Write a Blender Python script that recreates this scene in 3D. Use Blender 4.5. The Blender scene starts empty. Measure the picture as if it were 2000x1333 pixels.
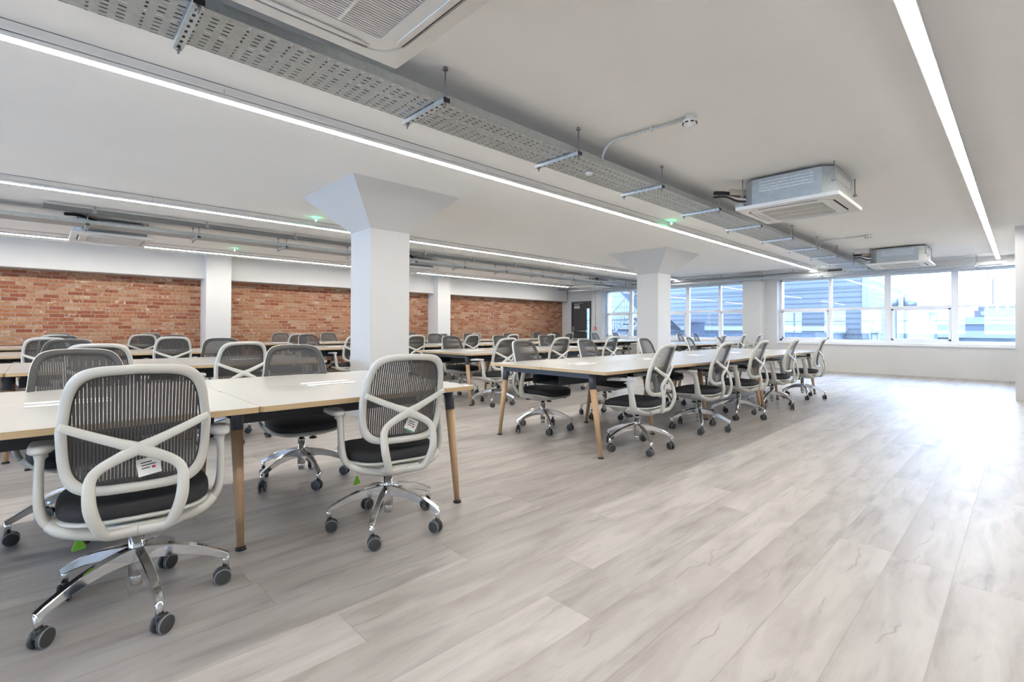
import bpy, math, random
from mathutils import Vector, Matrix

random.seed(7)
SC = bpy.context.scene
COL = SC.collection
PI = math.pi
R = math.radians

# ------------------------------------------------------------------ camera
CAM_H = 1.075
th, pt, ro = R(46.3161), R(.4917), R(.248)
fwd = Vector((math.cos(th)*math.cos(pt), math.sin(th)*math.cos(pt), math.sin(pt)))
rgt = Vector((math.sin(th), -math.cos(th), 0.0))
upv = rgt.cross(fwd)
r2 = rgt*math.cos(ro)+upv*math.sin(ro)
u2 = upv*math.cos(ro)-rgt*math.sin(ro)
cd = bpy.data.cameras.new('camera')
cam = bpy.data.objects.new('camera', cd)
COL.objects.link(cam)
cam.matrix_world = Matrix(((r2.x, u2.x, -fwd.x, 0), (r2.y, u2.y, -fwd.y, 0), (r2.z, u2.z, -fwd.z, CAM_H), (0, 0, 0, 1)))
cd.sensor_width = 36.0
cd.lens = 955.698/2000*36.0
cd.shift_y = -32.8139/2000
cd.clip_start = 0.05
cd.clip_end = 800
SC.camera = cam

# ------------------------------------------------------------------ world and exposure
SC.view_settings.view_transform = 'Standard'
SC.view_settings.look = 'None'
SC.view_settings.gamma = 1.0
SC.view_settings.use_curve_mapping = False
SC.view_settings.exposure = 1.56
W = bpy.data.worlds.new('overcast_sky')
SC.world = W
W.use_nodes = True
wn = W.node_tree
wn.nodes.clear()
wo = wn.nodes.new('ShaderNodeOutputWorld')
wb = wn.nodes.new('ShaderNodeBackground')
wtc = wn.nodes.new('ShaderNodeTexCoord')
wnz = wn.nodes.new('ShaderNodeTexNoise')
wnz.inputs['Scale'].default_value = 2.2
wnz.inputs['Detail'].default_value = 4
wrp = wn.nodes.new('ShaderNodeValToRGB')
wrp.color_ramp.elements[0].position = .38
wrp.color_ramp.elements[0].color = (.47, .69, 1.0, 1)
wrp.color_ramp.elements[1].position = .62
wrp.color_ramp.elements[1].color = (.55, .75, 1.0, 1)
wn.links.new(wtc.outputs['Generated'], wnz.inputs['Vector'])
wn.links.new(wnz.outputs['Fac'], wrp.inputs['Fac'])
wn.links.new(wrp.outputs['Color'], wb.inputs['Color'])
wb.inputs['Strength'].default_value = 6.4
wn.links.new(wb.outputs[0], wo.inputs[0])
LED_STRENGTH = 24.0
LED_COLOR = (1.0, .95, .88, 1)

cy = SC.cycles
cy.max_bounces = 10
cy.diffuse_bounces = 6
cy.glossy_bounces = 4
cy.transmission_bounces = 6
cy.transparent_max_bounces = 24
cy.caustics_reflective = False
cy.caustics_refractive = False
cy.sample_clamp_indirect = 6.0

# ------------------------------------------------------------------ materials
def newmat(name):
    m = bpy.data.materials.new(name)
    m.use_nodes = True
    return m, m.node_tree, m.node_tree.nodes['Principled BSDF']

def mat(name, col, rough=.5, metal=0.0, spec=.5, var=0.0, scale=8.0, bump=0.0):
    m, nt, p = newmat(name)
    p.inputs['Roughness'].default_value = rough
    p.inputs['Metallic'].default_value = metal
    p.inputs['Specular IOR Level'].default_value = spec
    p.inputs['Base Color'].default_value = (*col, 1)
    if var > 0 or bump > 0:
        tc = nt.nodes.new('ShaderNodeTexCoord')
        nz = nt.nodes.new('ShaderNodeTexNoise')
        nz.inputs['Scale'].default_value = scale
        nz.inputs['Detail'].default_value = 3
        nt.links.new(tc.outputs['Object'], nz.inputs['Vector'])
        if var > 0:
            rp = nt.nodes.new('ShaderNodeValToRGB')
            rp.color_ramp.elements[0].position = .3
            rp.color_ramp.elements[1].position = .7
            rp.color_ramp.elements[0].color = tuple(max(0, c*(1-var)) for c in col)+(1,)
            rp.color_ramp.elements[1].color = tuple(min(1, c*(1+var)) for c in col)+(1,)
            nt.links.new(nz.outputs['Fac'], rp.inputs['Fac'])
            nt.links.new(rp.outputs['Color'], p.inputs['Base Color'])
        if bump > 0:
            bp = nt.nodes.new('ShaderNodeBump')
            bp.inputs['Strength'].default_value = bump
            bp.inputs['Distance'].default_value = .01
            nt.links.new(nz.outputs['Fac'], bp.inputs['Height'])
            nt.links.new(bp.outputs['Normal'], p.inputs['Normal'])
    return m

def emit(name, col, s):
    m = bpy.data.materials.new(name)
    m.use_nodes = True
    nt = m.node_tree
    nt.nodes.clear()
    o = nt.nodes.new('ShaderNodeOutputMaterial')
    e = nt.nodes.new('ShaderNodeEmission')
    e.inputs['Color'].default_value = col
    e.inputs['Strength'].default_value = s
    nt.links.new(e.outputs[0], o.inputs[0])
    return m

class NT:
    """tiny helper for math chains"""
    def __init__(s, nt): s.nt = nt
    def m(s, op, a, b=None, c=None):
        n = s.nt.nodes.new('ShaderNodeMath'); n.operation = op
        for i, v in enumerate((a, b, c)):
            if v is None: continue
            if isinstance(v, (int, float)): n.inputs[i].default_value = v
            else: s.nt.links.new(v, n.inputs[i])
        return n.outputs[0]
    def comb(s, x, y, z=0.0):
        n = s.nt.nodes.new('ShaderNodeCombineXYZ')
        for i, v in enumerate((x, y, z)):
            if isinstance(v, (int, float)): n.inputs[i].default_value = v
            else: s.nt.links.new(v, n.inputs[i])
        return n.outputs[0]
    def noise(s, vec, scale, detail=2, rough=.5, dist=0):
        n = s.nt.nodes.new('ShaderNodeTexNoise')
        n.inputs['Scale'].default_value = scale
        n.inputs['Detail'].default_value = detail
        n.inputs['Roughness'].default_value = rough
        n.inputs['Distortion'].default_value = dist
        s.nt.links.new(vec, n.inputs['Vector'])
        return n.outputs['Fac']
    def ramp(s, fac, els):
        n = s.nt.nodes.new('ShaderNodeValToRGB')
        cr = n.color_ramp
        while len(cr.elements) < len(els): cr.elements.new(.5)
        for e, (p, c) in zip(cr.elements, els):
            e.position = p
            e.color = (c, c, c, 1) if isinstance(c, (int, float)) else (*c, 1)
        s.nt.links.new(fac, n.inputs[0])
        return n.outputs[0]
    def mix(s, mode, fac, a, b):
        n = s.nt.nodes.new('ShaderNodeMix'); n.data_type = 'RGBA'; n.blend_type = mode
        if isinstance(fac, (int, float)): n.inputs[0].default_value = fac
        else: s.nt.links.new(fac, n.inputs[0])
        for i, v in ((6, a), (7, b)):
            if isinstance(v, tuple): n.inputs[i].default_value = (*v, 1)
            else: s.nt.links.new(v, n.inputs[i])
        return n.outputs[2]
    def xyz(s, src='Object'):
        tc = s.nt.nodes.new('ShaderNodeTexCoord')
        sp = s.nt.nodes.new('ShaderNodeSeparateXYZ')
        s.nt.links.new(tc.outputs[src], sp.inputs[0])
        return sp.outputs[0], sp.outputs[1], sp.outputs[2]
    def white(s, vec, dim='3D'):
        n = s.nt.nodes.new('ShaderNodeTexWhiteNoise'); n.noise_dimensions = dim
        s.nt.links.new(vec, n.inputs['Vector'] if dim != '1D' else n.inputs['W'])
        return n.outputs['Value']

def floor_material():
    m, nt, p = newmat('washed_oak_planks')
    T = NT(nt)
    x, y, z = T.xyz()
    PW, PL = .2235, 1.52
    ry = T.m('DIVIDE', T.m('SUBTRACT', y, .2165), PW)
    row = T.m('FLOOR', ry)
    fy = T.m('FRACT', ry)
    off = T.white(row, '1D')
    rx = T.m('ADD', T.m('DIVIDE', x, PL), T.m('MULTIPLY', off, 7.0))
    colx = T.m('FLOOR', rx)
    fx = T.m('FRACT', rx)
    pid = T.white(T.comb(colx, row))
    pid2 = T.white(T.comb(row, colx, 3.3))
    shift = T.m('MULTIPLY', pid, 37.0)
    lx = T.m('MULTIPLY', fx, PL)
    ly = T.m('MULTIPLY', fy, PW)
    # broad cloudy tone along the plank
    cloud = T.noise(T.comb(T.m('ADD', T.m('MULTIPLY', lx, 1.0), shift), T.m('MULTIPLY', ly, 4.5), pid), 2.0, 5, .55, .5)
    grain = T.noise(T.comb(T.m('ADD', T.m('MULTIPLY', lx, 3.0), shift), T.m('MULTIPLY', ly, 95.0), pid2), 2.0, 4, .6, .3)
    # edge streak: planks darker toward one long side
    streak = T.noise(T.comb(T.m('ADD', T.m('MULTIPLY', lx, .9), shift), T.m('MULTIPLY', ly, 11.0), pid2), 1.6, 3, .6)
    base = T.ramp(cloud, [(.26, (.26, .233, .213)), (.44, (.36, .333, .311)), (.62, (.43, .405, .382))])
    tone = T.ramp(pid, [(0, .90), (.5, .97), (1, 1.04)])
    c = T.mix('MULTIPLY', 1.0, base, tone)
    g = T.ramp(grain, [(.25, .88), (.5, 1.0), (.75, 1.05)])
    c = T.mix('MULTIPLY', .6, c, g)
    st = T.ramp(streak, [(.28, .74), (.42, 1.0), (1, 1.0)])
    c = T.mix('MULTIPLY', .85, c, st)
    # darker heartwood along one long side of some planks
    sd = T.m('MULTIPLY', T.ramp(T.m('ADD', fy, T.m('MULTIPLY', T.m('SUBTRACT', cloud, .5), .7)), [(.62, 0.0), (.98, 1.0)]), T.ramp(T.white(T.comb(colx, row, 8.0)), [(.35, 0.0), (.6, 1.0)]))
    sd = T.m('MULTIPLY', sd, T.ramp(grain, [(.3, 1.0), (.7, .45)]))
    c = T.mix('MIX', T.m('MULTIPLY', sd, .55), c, (.235, .195, .17))
    # fine dark cracks that follow the grain
    wob = T.noise(T.comb(T.m('ADD', T.m('MULTIPLY', lx, 1.3), shift), T.m('MULTIPLY', ly, .5), pid), 2.2, 3, .55)
    ridge = T.m('ABSOLUTE', T.m('SUBTRACT', T.m('ADD', T.m('SUBTRACT', ly, T.m('MULTIPLY', wob, .20)), T.m('MULTIPLY', pid2, -.03)), .012))
    gate = T.noise(T.comb(T.m('ADD', T.m('MULTIPLY', lx, 1.8), T.m('MULTIPLY', pid2, 51.0)), T.m('MULTIPLY', ly, 3.0), pid), 2.2, 2)
    crack = T.m('MULTIPLY', T.ramp(ridge, [(0, 1.0), (.0022, .55), (.005, 0.0)]), T.ramp(gate, [(.50, 0.0), (.60, 1.0)]))
    c = T.mix('MIX', T.m('MULTIPLY', crack, .62), c, (.20, .165, .14))
    kn = T.noise(T.comb(T.m('ADD', T.m('MULTIPLY', lx, 6.0), shift), T.m('MULTIPLY', ly, 14.0), pid2), 2.6, 3, .7)
    c = T.mix('MIX', T.ramp(kn, [(.70, 0.0), (.78, .45)]), c, (.30, .26, .225))
    # joints
    ey = T.m('MINIMUM', ly, T.m('SUBTRACT', PW, ly))
    ex = T.m('MINIMUM', lx, T.m('SUBTRACT', PL, lx))
    e = T.m('MINIMUM', ex, ey)
    seam = T.ramp(e, [(0, 1.0), (.0011, .6), (.0022, 0.0)])
    c = T.mix('MIX', T.m('MULTIPLY', seam, .45), c, (.22, .19, .165))
    nt.links.new(c, p.inputs['Base Color'])
    p.inputs['Roughness'].default_value = .42
    rg = T.ramp(grain, [(.2, .36), (.8, .5)])
    nt.links.new(rg, p.inputs['Roughness'])
    p.inputs['Specular IOR Level'].default_value = .5
    bp = nt.nodes.new('ShaderNodeBump')
    bp.inputs['Strength'].default_value = .25
    bp.inputs['Distance'].default_value = .002
    nt.links.new(T.m('SUBTRACT', grain, seam), bp.inputs['Height'])
    nt.links.new(bp.outputs[0], p.inputs['Normal'])
    return m

def brick_material():
    m, nt, p = newmat('red_brick')
    T = NT(nt)
    x, y, z = T.xyz()
    v = T.comb(x, z)
    BW, BH = .225, .0735
    rz = T.m('DIVIDE', z, BH)
    row = T.m('FLOOR', rz)
    fz = T.m('FRACT', rz)
    rx = T.m('ADD', T.m('DIVIDE', x, BW), T.m('ADD', T.m('MULTIPLY', row, .5), T.m('MULTIPLY', T.white(row, '1D'), .3)))
    cx = T.m('FLOOR', rx)
    fx = T.m('FRACT', rx)
    ident = T.white(T.comb(cx, row))
    ident2 = T.white(T.comb(row, cx, 5.0))
    ex = T.m('MULTIPLY', T.m('MINIMUM', fx, T.m('SUBTRACT', 1.0, fx)), BW)
    ez = T.m('MULTIPLY', T.m('MINIMUM', fz, T.m('SUBTRACT', 1.0, fz)), BH)
    wob = T.m('MULTIPLY', T.noise(v, 40, 2), .006)
    e = T.m('ADD', T.m('MINIMUM', ex, ez), wob)
    mort = T.ramp(e, [(.0065, 1.0), (.0105, 0.0)])
    c = T.ramp(ident, [(0, (.27, .075, .035)), (.2, (.33, .115, .052)), (.45, (.38, .165, .080)), (.8, (.42, .22, .118)), (1, (.46, .29, .19))])
    n1 = T.noise(v, 22, 4, .6)
    c = T.mix('MULTIPLY', .8, c, T.ramp(n1, [(.3, .55), (.7, 1.25)]))
    pale = T.m('MULTIPLY', T.ramp(T.noise(T.comb(T.m('ADD', x, T.m('MULTIPLY', ident2, 9.0)), z), 14, 3, .6), [(.52, 0.0), (.66, 1.0)]), T.ramp(ident2, [(.7, 0.05), (.9, .75)]))
    c = T.mix('MIX', pale, c, (.66, .55, .46))
    c = T.mix('MIX', mort, c, (.36, .31, .265))
    nt.links.new(c, p.inputs['Base Color'])
    p.inputs['Roughness'].default_value = .9
    bp = nt.nodes.new('ShaderNodeBump')
    bp.inputs['Strength'].default_value = .6
    bp.inputs['Distance'].default_value = .012
    nt.links.new(T.m('SUBTRACT', T.m('MULTIPLY', n1, .4), mort), bp.inputs['Height'])
    nt.links.new(bp.outputs[0], p.inputs['Normal'])
    return m

def perforated_material(name, col):
    """galvanised sheet with real openings: rows of slots and rows of round holes"""
    m, nt, p = newmat(name)
    T = NT(nt)
    x, y, z = T.xyz()
    p.inputs['Base Color'].default_value = (*col, 1)
    p.inputs['Metallic'].default_value = .55
    p.inputs['Roughness'].default_value = .5
    nzv = T.noise(T.comb(x, y, z), 30, 3)
    nt.links.new(T.ramp(nzv, [(.3, tuple(c*.9 for c in col)), (.7, tuple(min(1, c*1.08) for c in col))]), p.inputs['Base Color'])
    P = .19
    fx = T.m('MULTIPLY', T.m('FRACT', T.m('DIVIDE', x, P)), P)
    PY = .036
    fy = T.m('SUBTRACT', T.m('MULTIPLY', T.m('FRACT', T.m('DIVIDE', y, PY)), PY), PY/2)
    ay = T.m('ABSOLUTE', fy)
    def slot(cx):
        ax = T.m('ABSOLUTE', T.m('SUBTRACT', fx, cx))
        return T.m('MULTIPLY', T.m('LESS_THAN', ax, .0150), T.m('LESS_THAN', ay, .0046))
    dx = T.m('SUBTRACT', fx, .03)
    hole = T.m('LESS_THAN', T.m('ADD', T.m('MULTIPLY', dx, dx), T.m('MULTIPLY', fy, fy)), .0068**2)
    h = T.m('MAXIMUM', hole, T.m('MAXIMUM', slot(.085), slot(.145)))
    tr = nt.nodes.new('ShaderNodeBsdfTransparent')
    mx = nt.nodes.new('ShaderNodeMixShader')
    nt.links.new(h, mx.inputs[0])
    nt.links.new(p.outputs[0], mx.inputs[1])
    nt.links.new(tr.outputs[0], mx.inputs[2])
    nt.links.new(mx.outputs[0], nt.nodes['Material Output'].inputs[0])
    return m

def glass_material(name, tint, base=.05):
    m = bpy.data.materials.new(name)
    m.use_nodes = True
    nt = m.node_tree
    nt.nodes.clear()
    o = nt.nodes.new('ShaderNodeOutputMaterial')
    t = nt.nodes.new('ShaderNodeBsdfTransparent')
    t.inputs[0].default_value = (*tint, 1)
    g = nt.nodes.new('ShaderNodeBsdfGlossy')
    g.inputs['Roughness'].default_value = .0
    f = nt.nodes.new('ShaderNodeFresnel')
    f.inputs[0].default_value = 1.5
    T = NT(nt)
    fac = T.m('MINIMUM', T.m('ADD', T.m('MULTIPLY', f.outputs[0], 1.0), base-.04), .8)
    mx = nt.nodes.new('ShaderNodeMixShader')
    nt.links.new(fac, mx.inputs[0])
    nt.links.new(t.outputs[0], mx.inputs[1])
    nt.links.new(g.outputs[0], mx.inputs[2])
    nt.links.new(mx.outputs[0], o.inputs[0])
    return m

def clad_material(name, c1, c2, pitch):
    m, nt, p = newmat(name)
    T = NT(nt)
    x, y, z = T.xyz()
    f = T.m('FRACT', T.m('DIVIDE', z, pitch))
    c = T.ramp(f, [(0, c2), (.18, c2), (.3, c1), (.85, c1), (1, c2)])
    nz = T.noise(T.comb(x, y, z), .6, 3)
    c = T.mix('MULTIPLY', .5, c, T.ramp(nz, [(.3, .85), (.7, 1.1)]))
    nt.links.new(c, p.inputs['Base Color'])
    p.inputs['Roughness'].default_value = .6
    bp = nt.nodes.new('ShaderNodeBump')
    bp.inputs['Strength'].default_value = .5
    bp.inputs['Distance'].default_value = .03
    nt.links.new(f, bp.inputs['Height'])
    nt.links.new(bp.outputs[0], p.inputs['Normal'])
    return m

def wood_material(name, ca, cb, along='Z', sc=30):
    m, nt, p = newmat(name)
    T = NT(nt)
    x, y, z = T.xyz()
    v = T.comb(T.m('MULTIPLY', x, sc), T.m('MULTIPLY', y, sc), T.m('MULTIPLY', z, 2.0)) if along == 'Z' else T.comb(T.m('MULTIPLY', x, 3.0), T.m('MULTIPLY', y, 3.0), T.m('MULTIPLY', z, sc*3))
    n = T.noise(v, 1.5, 3, .6)
    nt.links.new(T.ramp(n, [(.25, ca), (.75, cb)]), p.inputs['Base Color'])
    p.inputs['Roughness'].default_value = .45
    return m

M = {}
M['floor'] = floor_material()
M['brick'] = brick_material()
M['ceiling'] = mat('white_ceiling_paint', (.92, .915, .90), .9, var=.01, scale=1.5)
M['wall'] = mat('white_wall_paint', (.61, .61, .605), .75, var=.01, scale=2, bump=.02)
M['pvc'] = mat('white_window_frame', (.82, .84, .86), .35)
M['tray'] = perforated_material('perforated_galvanised_steel', (.50, .52, .51))
M['galv'] = mat('galvanised_steel', (.60, .63, .64), .42, .65, var=.12, scale=40)
M['galv_dull'] = mat('dull_galvanised_steel', (.42, .45, .45), .5, .3, var=.08, scale=25)
M['trunk'] = mat('grey_trunking', (.19, .195, .20), .5, .4)
M['rod'] = mat('threaded_steel', (.33, .34, .35), .4, .8)
M['blackp'] = mat('black_plastic', (.018, .018, .019), .45)
M['wheel'] = mat('dark_grey_caster_tread', (.045, .046, .048), .5)
M['wheelrim'] = mat('mid_grey_caster_rim', (.22, .23, .24), .4)
M['fabric'] = mat('black_mesh_fabric', (.028, .028, .030), .85, var=.35, scale=400, bump=.1)
M['mesh'] = mat('charcoal_back_mesh', (.075, .073, .072), .7, var=.25, scale=300)
M['shell'] = mat('off_white_chair_plastic', (.60, .592, .545), .38, spec=.45)
M['pad'] = mat('pale_grey_arm_pad', (.60, .59, .57), .6)
M['chrome'] = mat('polished_chrome', (.80, .81, .83), .09, 1.0)
M['slate'] = mat('slate_grey_steel', (.068, .078, .098), .38, .25)
M['slate_dk'] = mat('dark_grey_steel', (.055, .06, .068), .5, .2)
M['top'] = mat('pale_grey_laminate', (.43, .425, .405), .25, spec=.5, var=.02, scale=3)
M['edge'] = wood_material('birch_ply_edge', (.46, .33, .18), (.60, .45, .27), 'X', 60)
M['leg'] = wood_material('oiled_beech_leg', (.47, .30, .165), (.58, .39, .23), 'Z', 40)
M['white'] = mat('bright_white_plastic', (.86, .86, .85), .35)
M['acpanel'] = mat('cassette_white_plastic', (.80, .79, .76), .5)
M['acgrille'] = mat('cassette_grille_grey', (.16, .155, .145), .6)
M['dark'] = mat('black_void', (.02, .02, .02), .8)
M['insul'] = mat('black_pipe_insulation', (.03, .03, .032), .8, bump=.2, scale=60)
M['tan'] = mat('tan_lagging', (.62, .53, .42), .7)
M['door'] = mat('charcoal_door', (.052, .056, .062), .5)
M['steel'] = mat('brushed_steel', (.6, .6, .6), .3, .9)
M['red'] = mat('red_plastic', (.55, .03, .03), .4)
M['green'] = mat('lime_green_plastic', (.22, .62, .05), .4)
M['greencard'] = mat('green_card', (.05, .38, .22), .6)
M['glass'] = glass_material('window_glass', (.93, .96, 1.0), .045)
M['led'] = emit('led_diffuser', LED_COLOR, LED_STRENGTH)
M['ledgreen'] = emit('green_indicator', (.08, 1.0, .42, 1), 30.0)
M['clad'] = clad_material('blue_grey_cladding', (.072, .076, .086), (.036, .040, .050), .22)
M['clad_pale'] = clad_material('pale_cladding', (.095, .10, .11), (.065, .07, .08), .35)
M['ext_dark'] = mat('dark_blue_grey_render', (.018, .024, .038), .7, var=.1, scale=1)
M['ext_mid'] = mat('mid_blue_grey_render', (.045, .052, .068), .7, var=.1, scale=1)
M['ext_white'] = mat('white_render', (.115, .118, .122), .7, var=.05, scale=1)
M['ext_glass'] = mat('reflective_office_glazing', (.038, .046, .062), .25, .0, var=.4, scale=.35)
M['ext_brick'] = mat('pale_brown_brickwork', (.065, .062, .068), .9, var=.1, scale=2)
M['flue'] = mat('silver_flue', (.105, .108, .112), .3, .4)
M['stair'] = mat('painted_stair_steel', (.022, .028, .04), .5, .0)
M['ground'] = mat('asphalt', (.10, .10, .10), .9, var=.1, scale=.5)

# ------------------------------------------------------------------ mesh helpers
class MB:
    def __init__(s): s.v = []; s.f = []; s.mi = []; s.sm = []
    def add(s, vs, fs, mi=0, smooth=False):
        b = len(s.v)
        s.v += [tuple(p) for p in vs]
        for f in fs:
            s.f.append(tuple(b+i for i in f)); s.mi.append(mi); s.sm.append(smooth)
        return s
    def box(s, x0, x1, y0, y1, z0, z1, mi=0, mtop=None, mside=None):
        vs = [(x0, y0, z0), (x1, y0, z0), (x1, y1, z0), (x0, y1, z0), (x0, y0, z1), (x1, y0, z1), (x1, y1, z1), (x0, y1, z1)]
        s.add(vs, [(3, 2, 1, 0)], mi)
        s.add(vs, [(4, 5, 6, 7)], mi if mtop is None else mtop)
        s.add(vs, [(0, 1, 5, 4), (1, 2, 6, 5), (2, 3, 7, 6), (3, 0, 4, 7)], mi if mside is None else mside)
        return s
    def obox(s, c, ax, ay, az, mi=0):
        """oriented box, half-axis vectors"""
        c, ax, ay, az = Vector(c), Vector(ax), Vector(ay), Vector(az)
        vs = [c+sx*ax+sy*ay+sz*az for sz in (-1, 1) for sx, sy in ((-1, -1), (1, -1), (1, 1), (-1, 1))]
        return s.add(vs, [(3, 2, 1, 0), (4, 5, 6, 7), (0, 1, 5, 4), (1, 2, 6, 5), (2, 3, 7, 6), (3, 0, 4, 7)], mi)
    def prism(s, pts, z0, z1, mi=0, mtop=None, axis='Z', mside=None):
        n = len(pts)
        def P(a, b, c): return {'Z': (a, b, c), 'Y': (a, c, b), 'X': (c, a, b)}[axis]
        vs = [P(a, b, z0) for a, b in pts]+[P(a, b, z1) for a, b in pts]
        s.add(vs, [tuple(range(n-1, -1, -1))], mi)
        s.add(vs, [tuple(range(n, 2*n))], mi if mtop is None else mtop)
        s.add(vs, [(i, (i+1) % n, n+(i+1) % n, n+i) for i in range(n)], mi if mside is None else mside)
        return s
    def cyl(s, p0, p1, r0, r1=None, n=12, mi=0, caps=True, smooth=True):
        p0, p1 = Vector(p0), Vector(p1)
        r1 = r0 if r1 is None else r1
        d = (p1-p0).normalized()
        a = d.orthogonal().normalized(); b = d.cross(a)
        vs = []
        for p, r in ((p0, r0), (p1, r1)):
            for i in range(n):
                t = 2*PI*i/n
                vs.append(p+r*(math.cos(t)*a+math.sin(t)*b))
        s.add(vs, [(i, (i+1) % n, n+(i+1) % n, n+i) for i in range(n)], mi, smooth)
        if caps:
            s.add(vs, [tuple(range(n-1, -1, -1)), tuple(range(n, 2*n))], mi)
        return s
    def tube(s, pts, r, n=8, mi=0):
        pts = [Vector(p) for p in pts]
        k = len(pts)
        rs = r if isinstance(r, (list, tuple)) else [r]*k
        a = None
        vs = []
        for i, p in enumerate(pts):
            d = (pts[min(i+1, k-1)]-pts[max(i-1, 0)]).normalized()
            if a is None: a = d.orthogonal().normalized()
            a = (a-d*a.dot(d)).normalized()
            b = d.cross(a)
            for j in range(n):
                t = 2*PI*j/n
                vs.append(p+rs[i]*(math.cos(t)*a+math.sin(t)*b))
        fs = [(i*n+j, i*n+(j+1) % n, (i+1)*n+(j+1) % n, (i+1)*n+j) for i in range(k-1) for j in range(n)]
        s.add(vs, fs, mi, True)
        s.add(vs, [tuple(range(n-1, -1, -1)), tuple(range((k-1)*n, k*n))], mi)
        return s
    def ribbon(s, pts, norms, w, t, closed=False, mi=0, ch=.3):
        """rounded flat bar swept along pts; norms = thickness direction"""
        pts = [Vector(p) for p in pts]
        k = len(pts)
        ws = w if isinstance(w, (list, tuple)) else [w]*k
        ts = t if isinstance(t, (list, tuple)) else [t]*k
        vs = []
        for i, p in enumerate(pts):
            if closed: d = pts[(i+1) % k]-pts[(i-1) % k]
            else: d = pts[min(i+1, k-1)]-pts[max(i-1, 0)]
            d.normalize()
            n = Vector(norms[i]) if isinstance(norms, list) else Vector(norms)
            n = (n-d*n.dot(d)).normalized()
            b = d.cross(n)
            W_, T_ = ws[i]/2, ts[i]/2
            c = min(W_, T_)*2*ch
            for u, v in ((W_, -T_+c), (W_, T_-c), (W_-c, T_), (-W_+c, T_), (-W_, T_-c), (-W_, -T_+c), (-W_+c, -T_), (W_-c, -T_)):
                vs.append(p+b*u+n*v)
        m = 8
        kk = k if closed else k-1
        fs = [(i*m+j, ((i+1) % k)*m+j, ((i+1) % k)*m+(j+1) % m, i*m+(j+1) % m) for i in range(kk) for j in range(m)]
        s.add(vs, fs, mi, True)
        if not closed:
            s.add(vs, [tuple(range(m)), tuple(range(k*m-1, (k-1)*m-1, -1))], mi)
        return s
    def rings(s, rings, mi=0, smooth=True, cap=(True, True)):
        n = len(rings[0])
        vs = [p for r in rings for p in r]
        s.add(vs, [(i*n+j, i*n+(j+1) % n, (i+1)*n+(j+1) % n, (i+1)*n+j) for i in range(len(rings)-1) for j in range(n)], mi, smooth)
        if cap[0]: s.add(vs, [tuple(range(n-1, -1, -1))], mi, smooth)
        if cap[1]: s.add(vs, [tuple(range((len(rings)-1)*n, len(rings)*n))], mi, smooth)
        return s
    def mesh(s, name, mats, fix=True):
        me = bpy.data.meshes.new(name)
        me.from_pydata(s.v, [], s.f)
        for m in (mats if isinstance(mats, (list, tuple)) else [mats]):
            me.materials.append(M[m] if isinstance(m, str) else m)
        me.polygons.foreach_set('material_index', s.mi)
        me.polygons.foreach_set('use_smooth', s.sm)
        if fix:
            import bmesh
            bm = bmesh.new(); bm.from_mesh(me)
            bmesh.ops.remove_doubles(bm, verts=bm.verts, dist=1e-5)
            bmesh.ops.recalc_face_normals(bm, faces=bm.faces)
            bm.to_mesh(me); bm.free()
        me.update()
        return me

def catmull(pts, sub=6, closed=False):
    P = [Vector(p) for p in pts]
    out = []
    n = len(P)
    rng = n if closed else n-1
    for i in range(rng):
        p0 = P[(i-1) % n] if closed or i > 0 else P[0]
        p1 = P[i]; p2 = P[(i+1) % n]
        p3 = P[(i+2) % n] if closed or i+2 < n else P[-1]
        for k in range(sub):
            t = k/sub
            out.append(.5*((2*p1)+(p2-p0)*t+(2*p0-5*p1+4*p2-p3)*t*t+(3*p1-p0-3*p2+p3)*t**3))
    if not closed: out.append(P[-1])
    return out

def lerp_list(vals, n):
    out = []
    m = len(vals)-1
    for i in range(n):
        t = i/(n-1)*m
        k = min(int(t), m-1)
        out.append(vals[k]*(1-(t-k))+vals[k+1]*(t-k))
    return out

def link(o, parent=None):
    COL.objects.link(o)
    if parent is not None: o.parent = parent
    return o

def put(name, me, parent=None, loc=(0, 0, 0), rz=0.0, label=None):
    o = bpy.data.objects.new(name, me)
    link(o, parent)
    o.location = loc
    o.rotation_euler = (0, 0, rz)
    if label: o['label'] = label
    return o

def build(name, mb, mats, parent=None, loc=(0, 0, 0), rz=0.0, label=None):
    return put(name, mb.mesh(name, mats), parent, loc, rz, label)

def tag(o, label, cat, group=None, kind=None):
    o['label'] = label
    o['category'] = cat
    if group: o['group'] = group
    if kind: o['kind'] = kind
    return o

def thing(name, label, cat, loc=(0, 0, 0), rz=0.0, group=None):
    o = bpy.data.objects.new(name, None)
    COL.objects.link(o)
    o.empty_display_size = .1
    o.location = loc
    o.rotation_euler = (0, 0, rz)
    return tag(o, label, cat, group)

def struct(name, mb, mats, label, cat, parent=None):
    o = build(name, mb, mats, parent)
    if parent is None:
        tag(o, label, cat, kind='structure')
    return o

KIDS = {}
def kids(o):
    if o.name not in KIDS: KIDS[o.name] = [c for c in COL.objects if c.parent == o]
    return KIDS[o.name]

# ------------------------------------------------------------------ room shell
H = 2.68
XW = 14.76      # inner face of the sill wall
XG = 15.06      # plane of the window frames
XE = -8.0
YB = 12.93      # brick
YS = -2.6
b = MB().box(XE-.3, XG+.3, YS-.3, YB+.3, -.2, 0)
struct('floor', b, 'floor', 'pale washed oak plank floor across the whole office', 'floor')
b = MB().box(XE-.3, XG+.3, YS-.3, YB+.3, H, H+.3)
struct('ceiling', b, 'ceiling', 'plain white painted ceiling over the whole office', 'ceiling')
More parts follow.
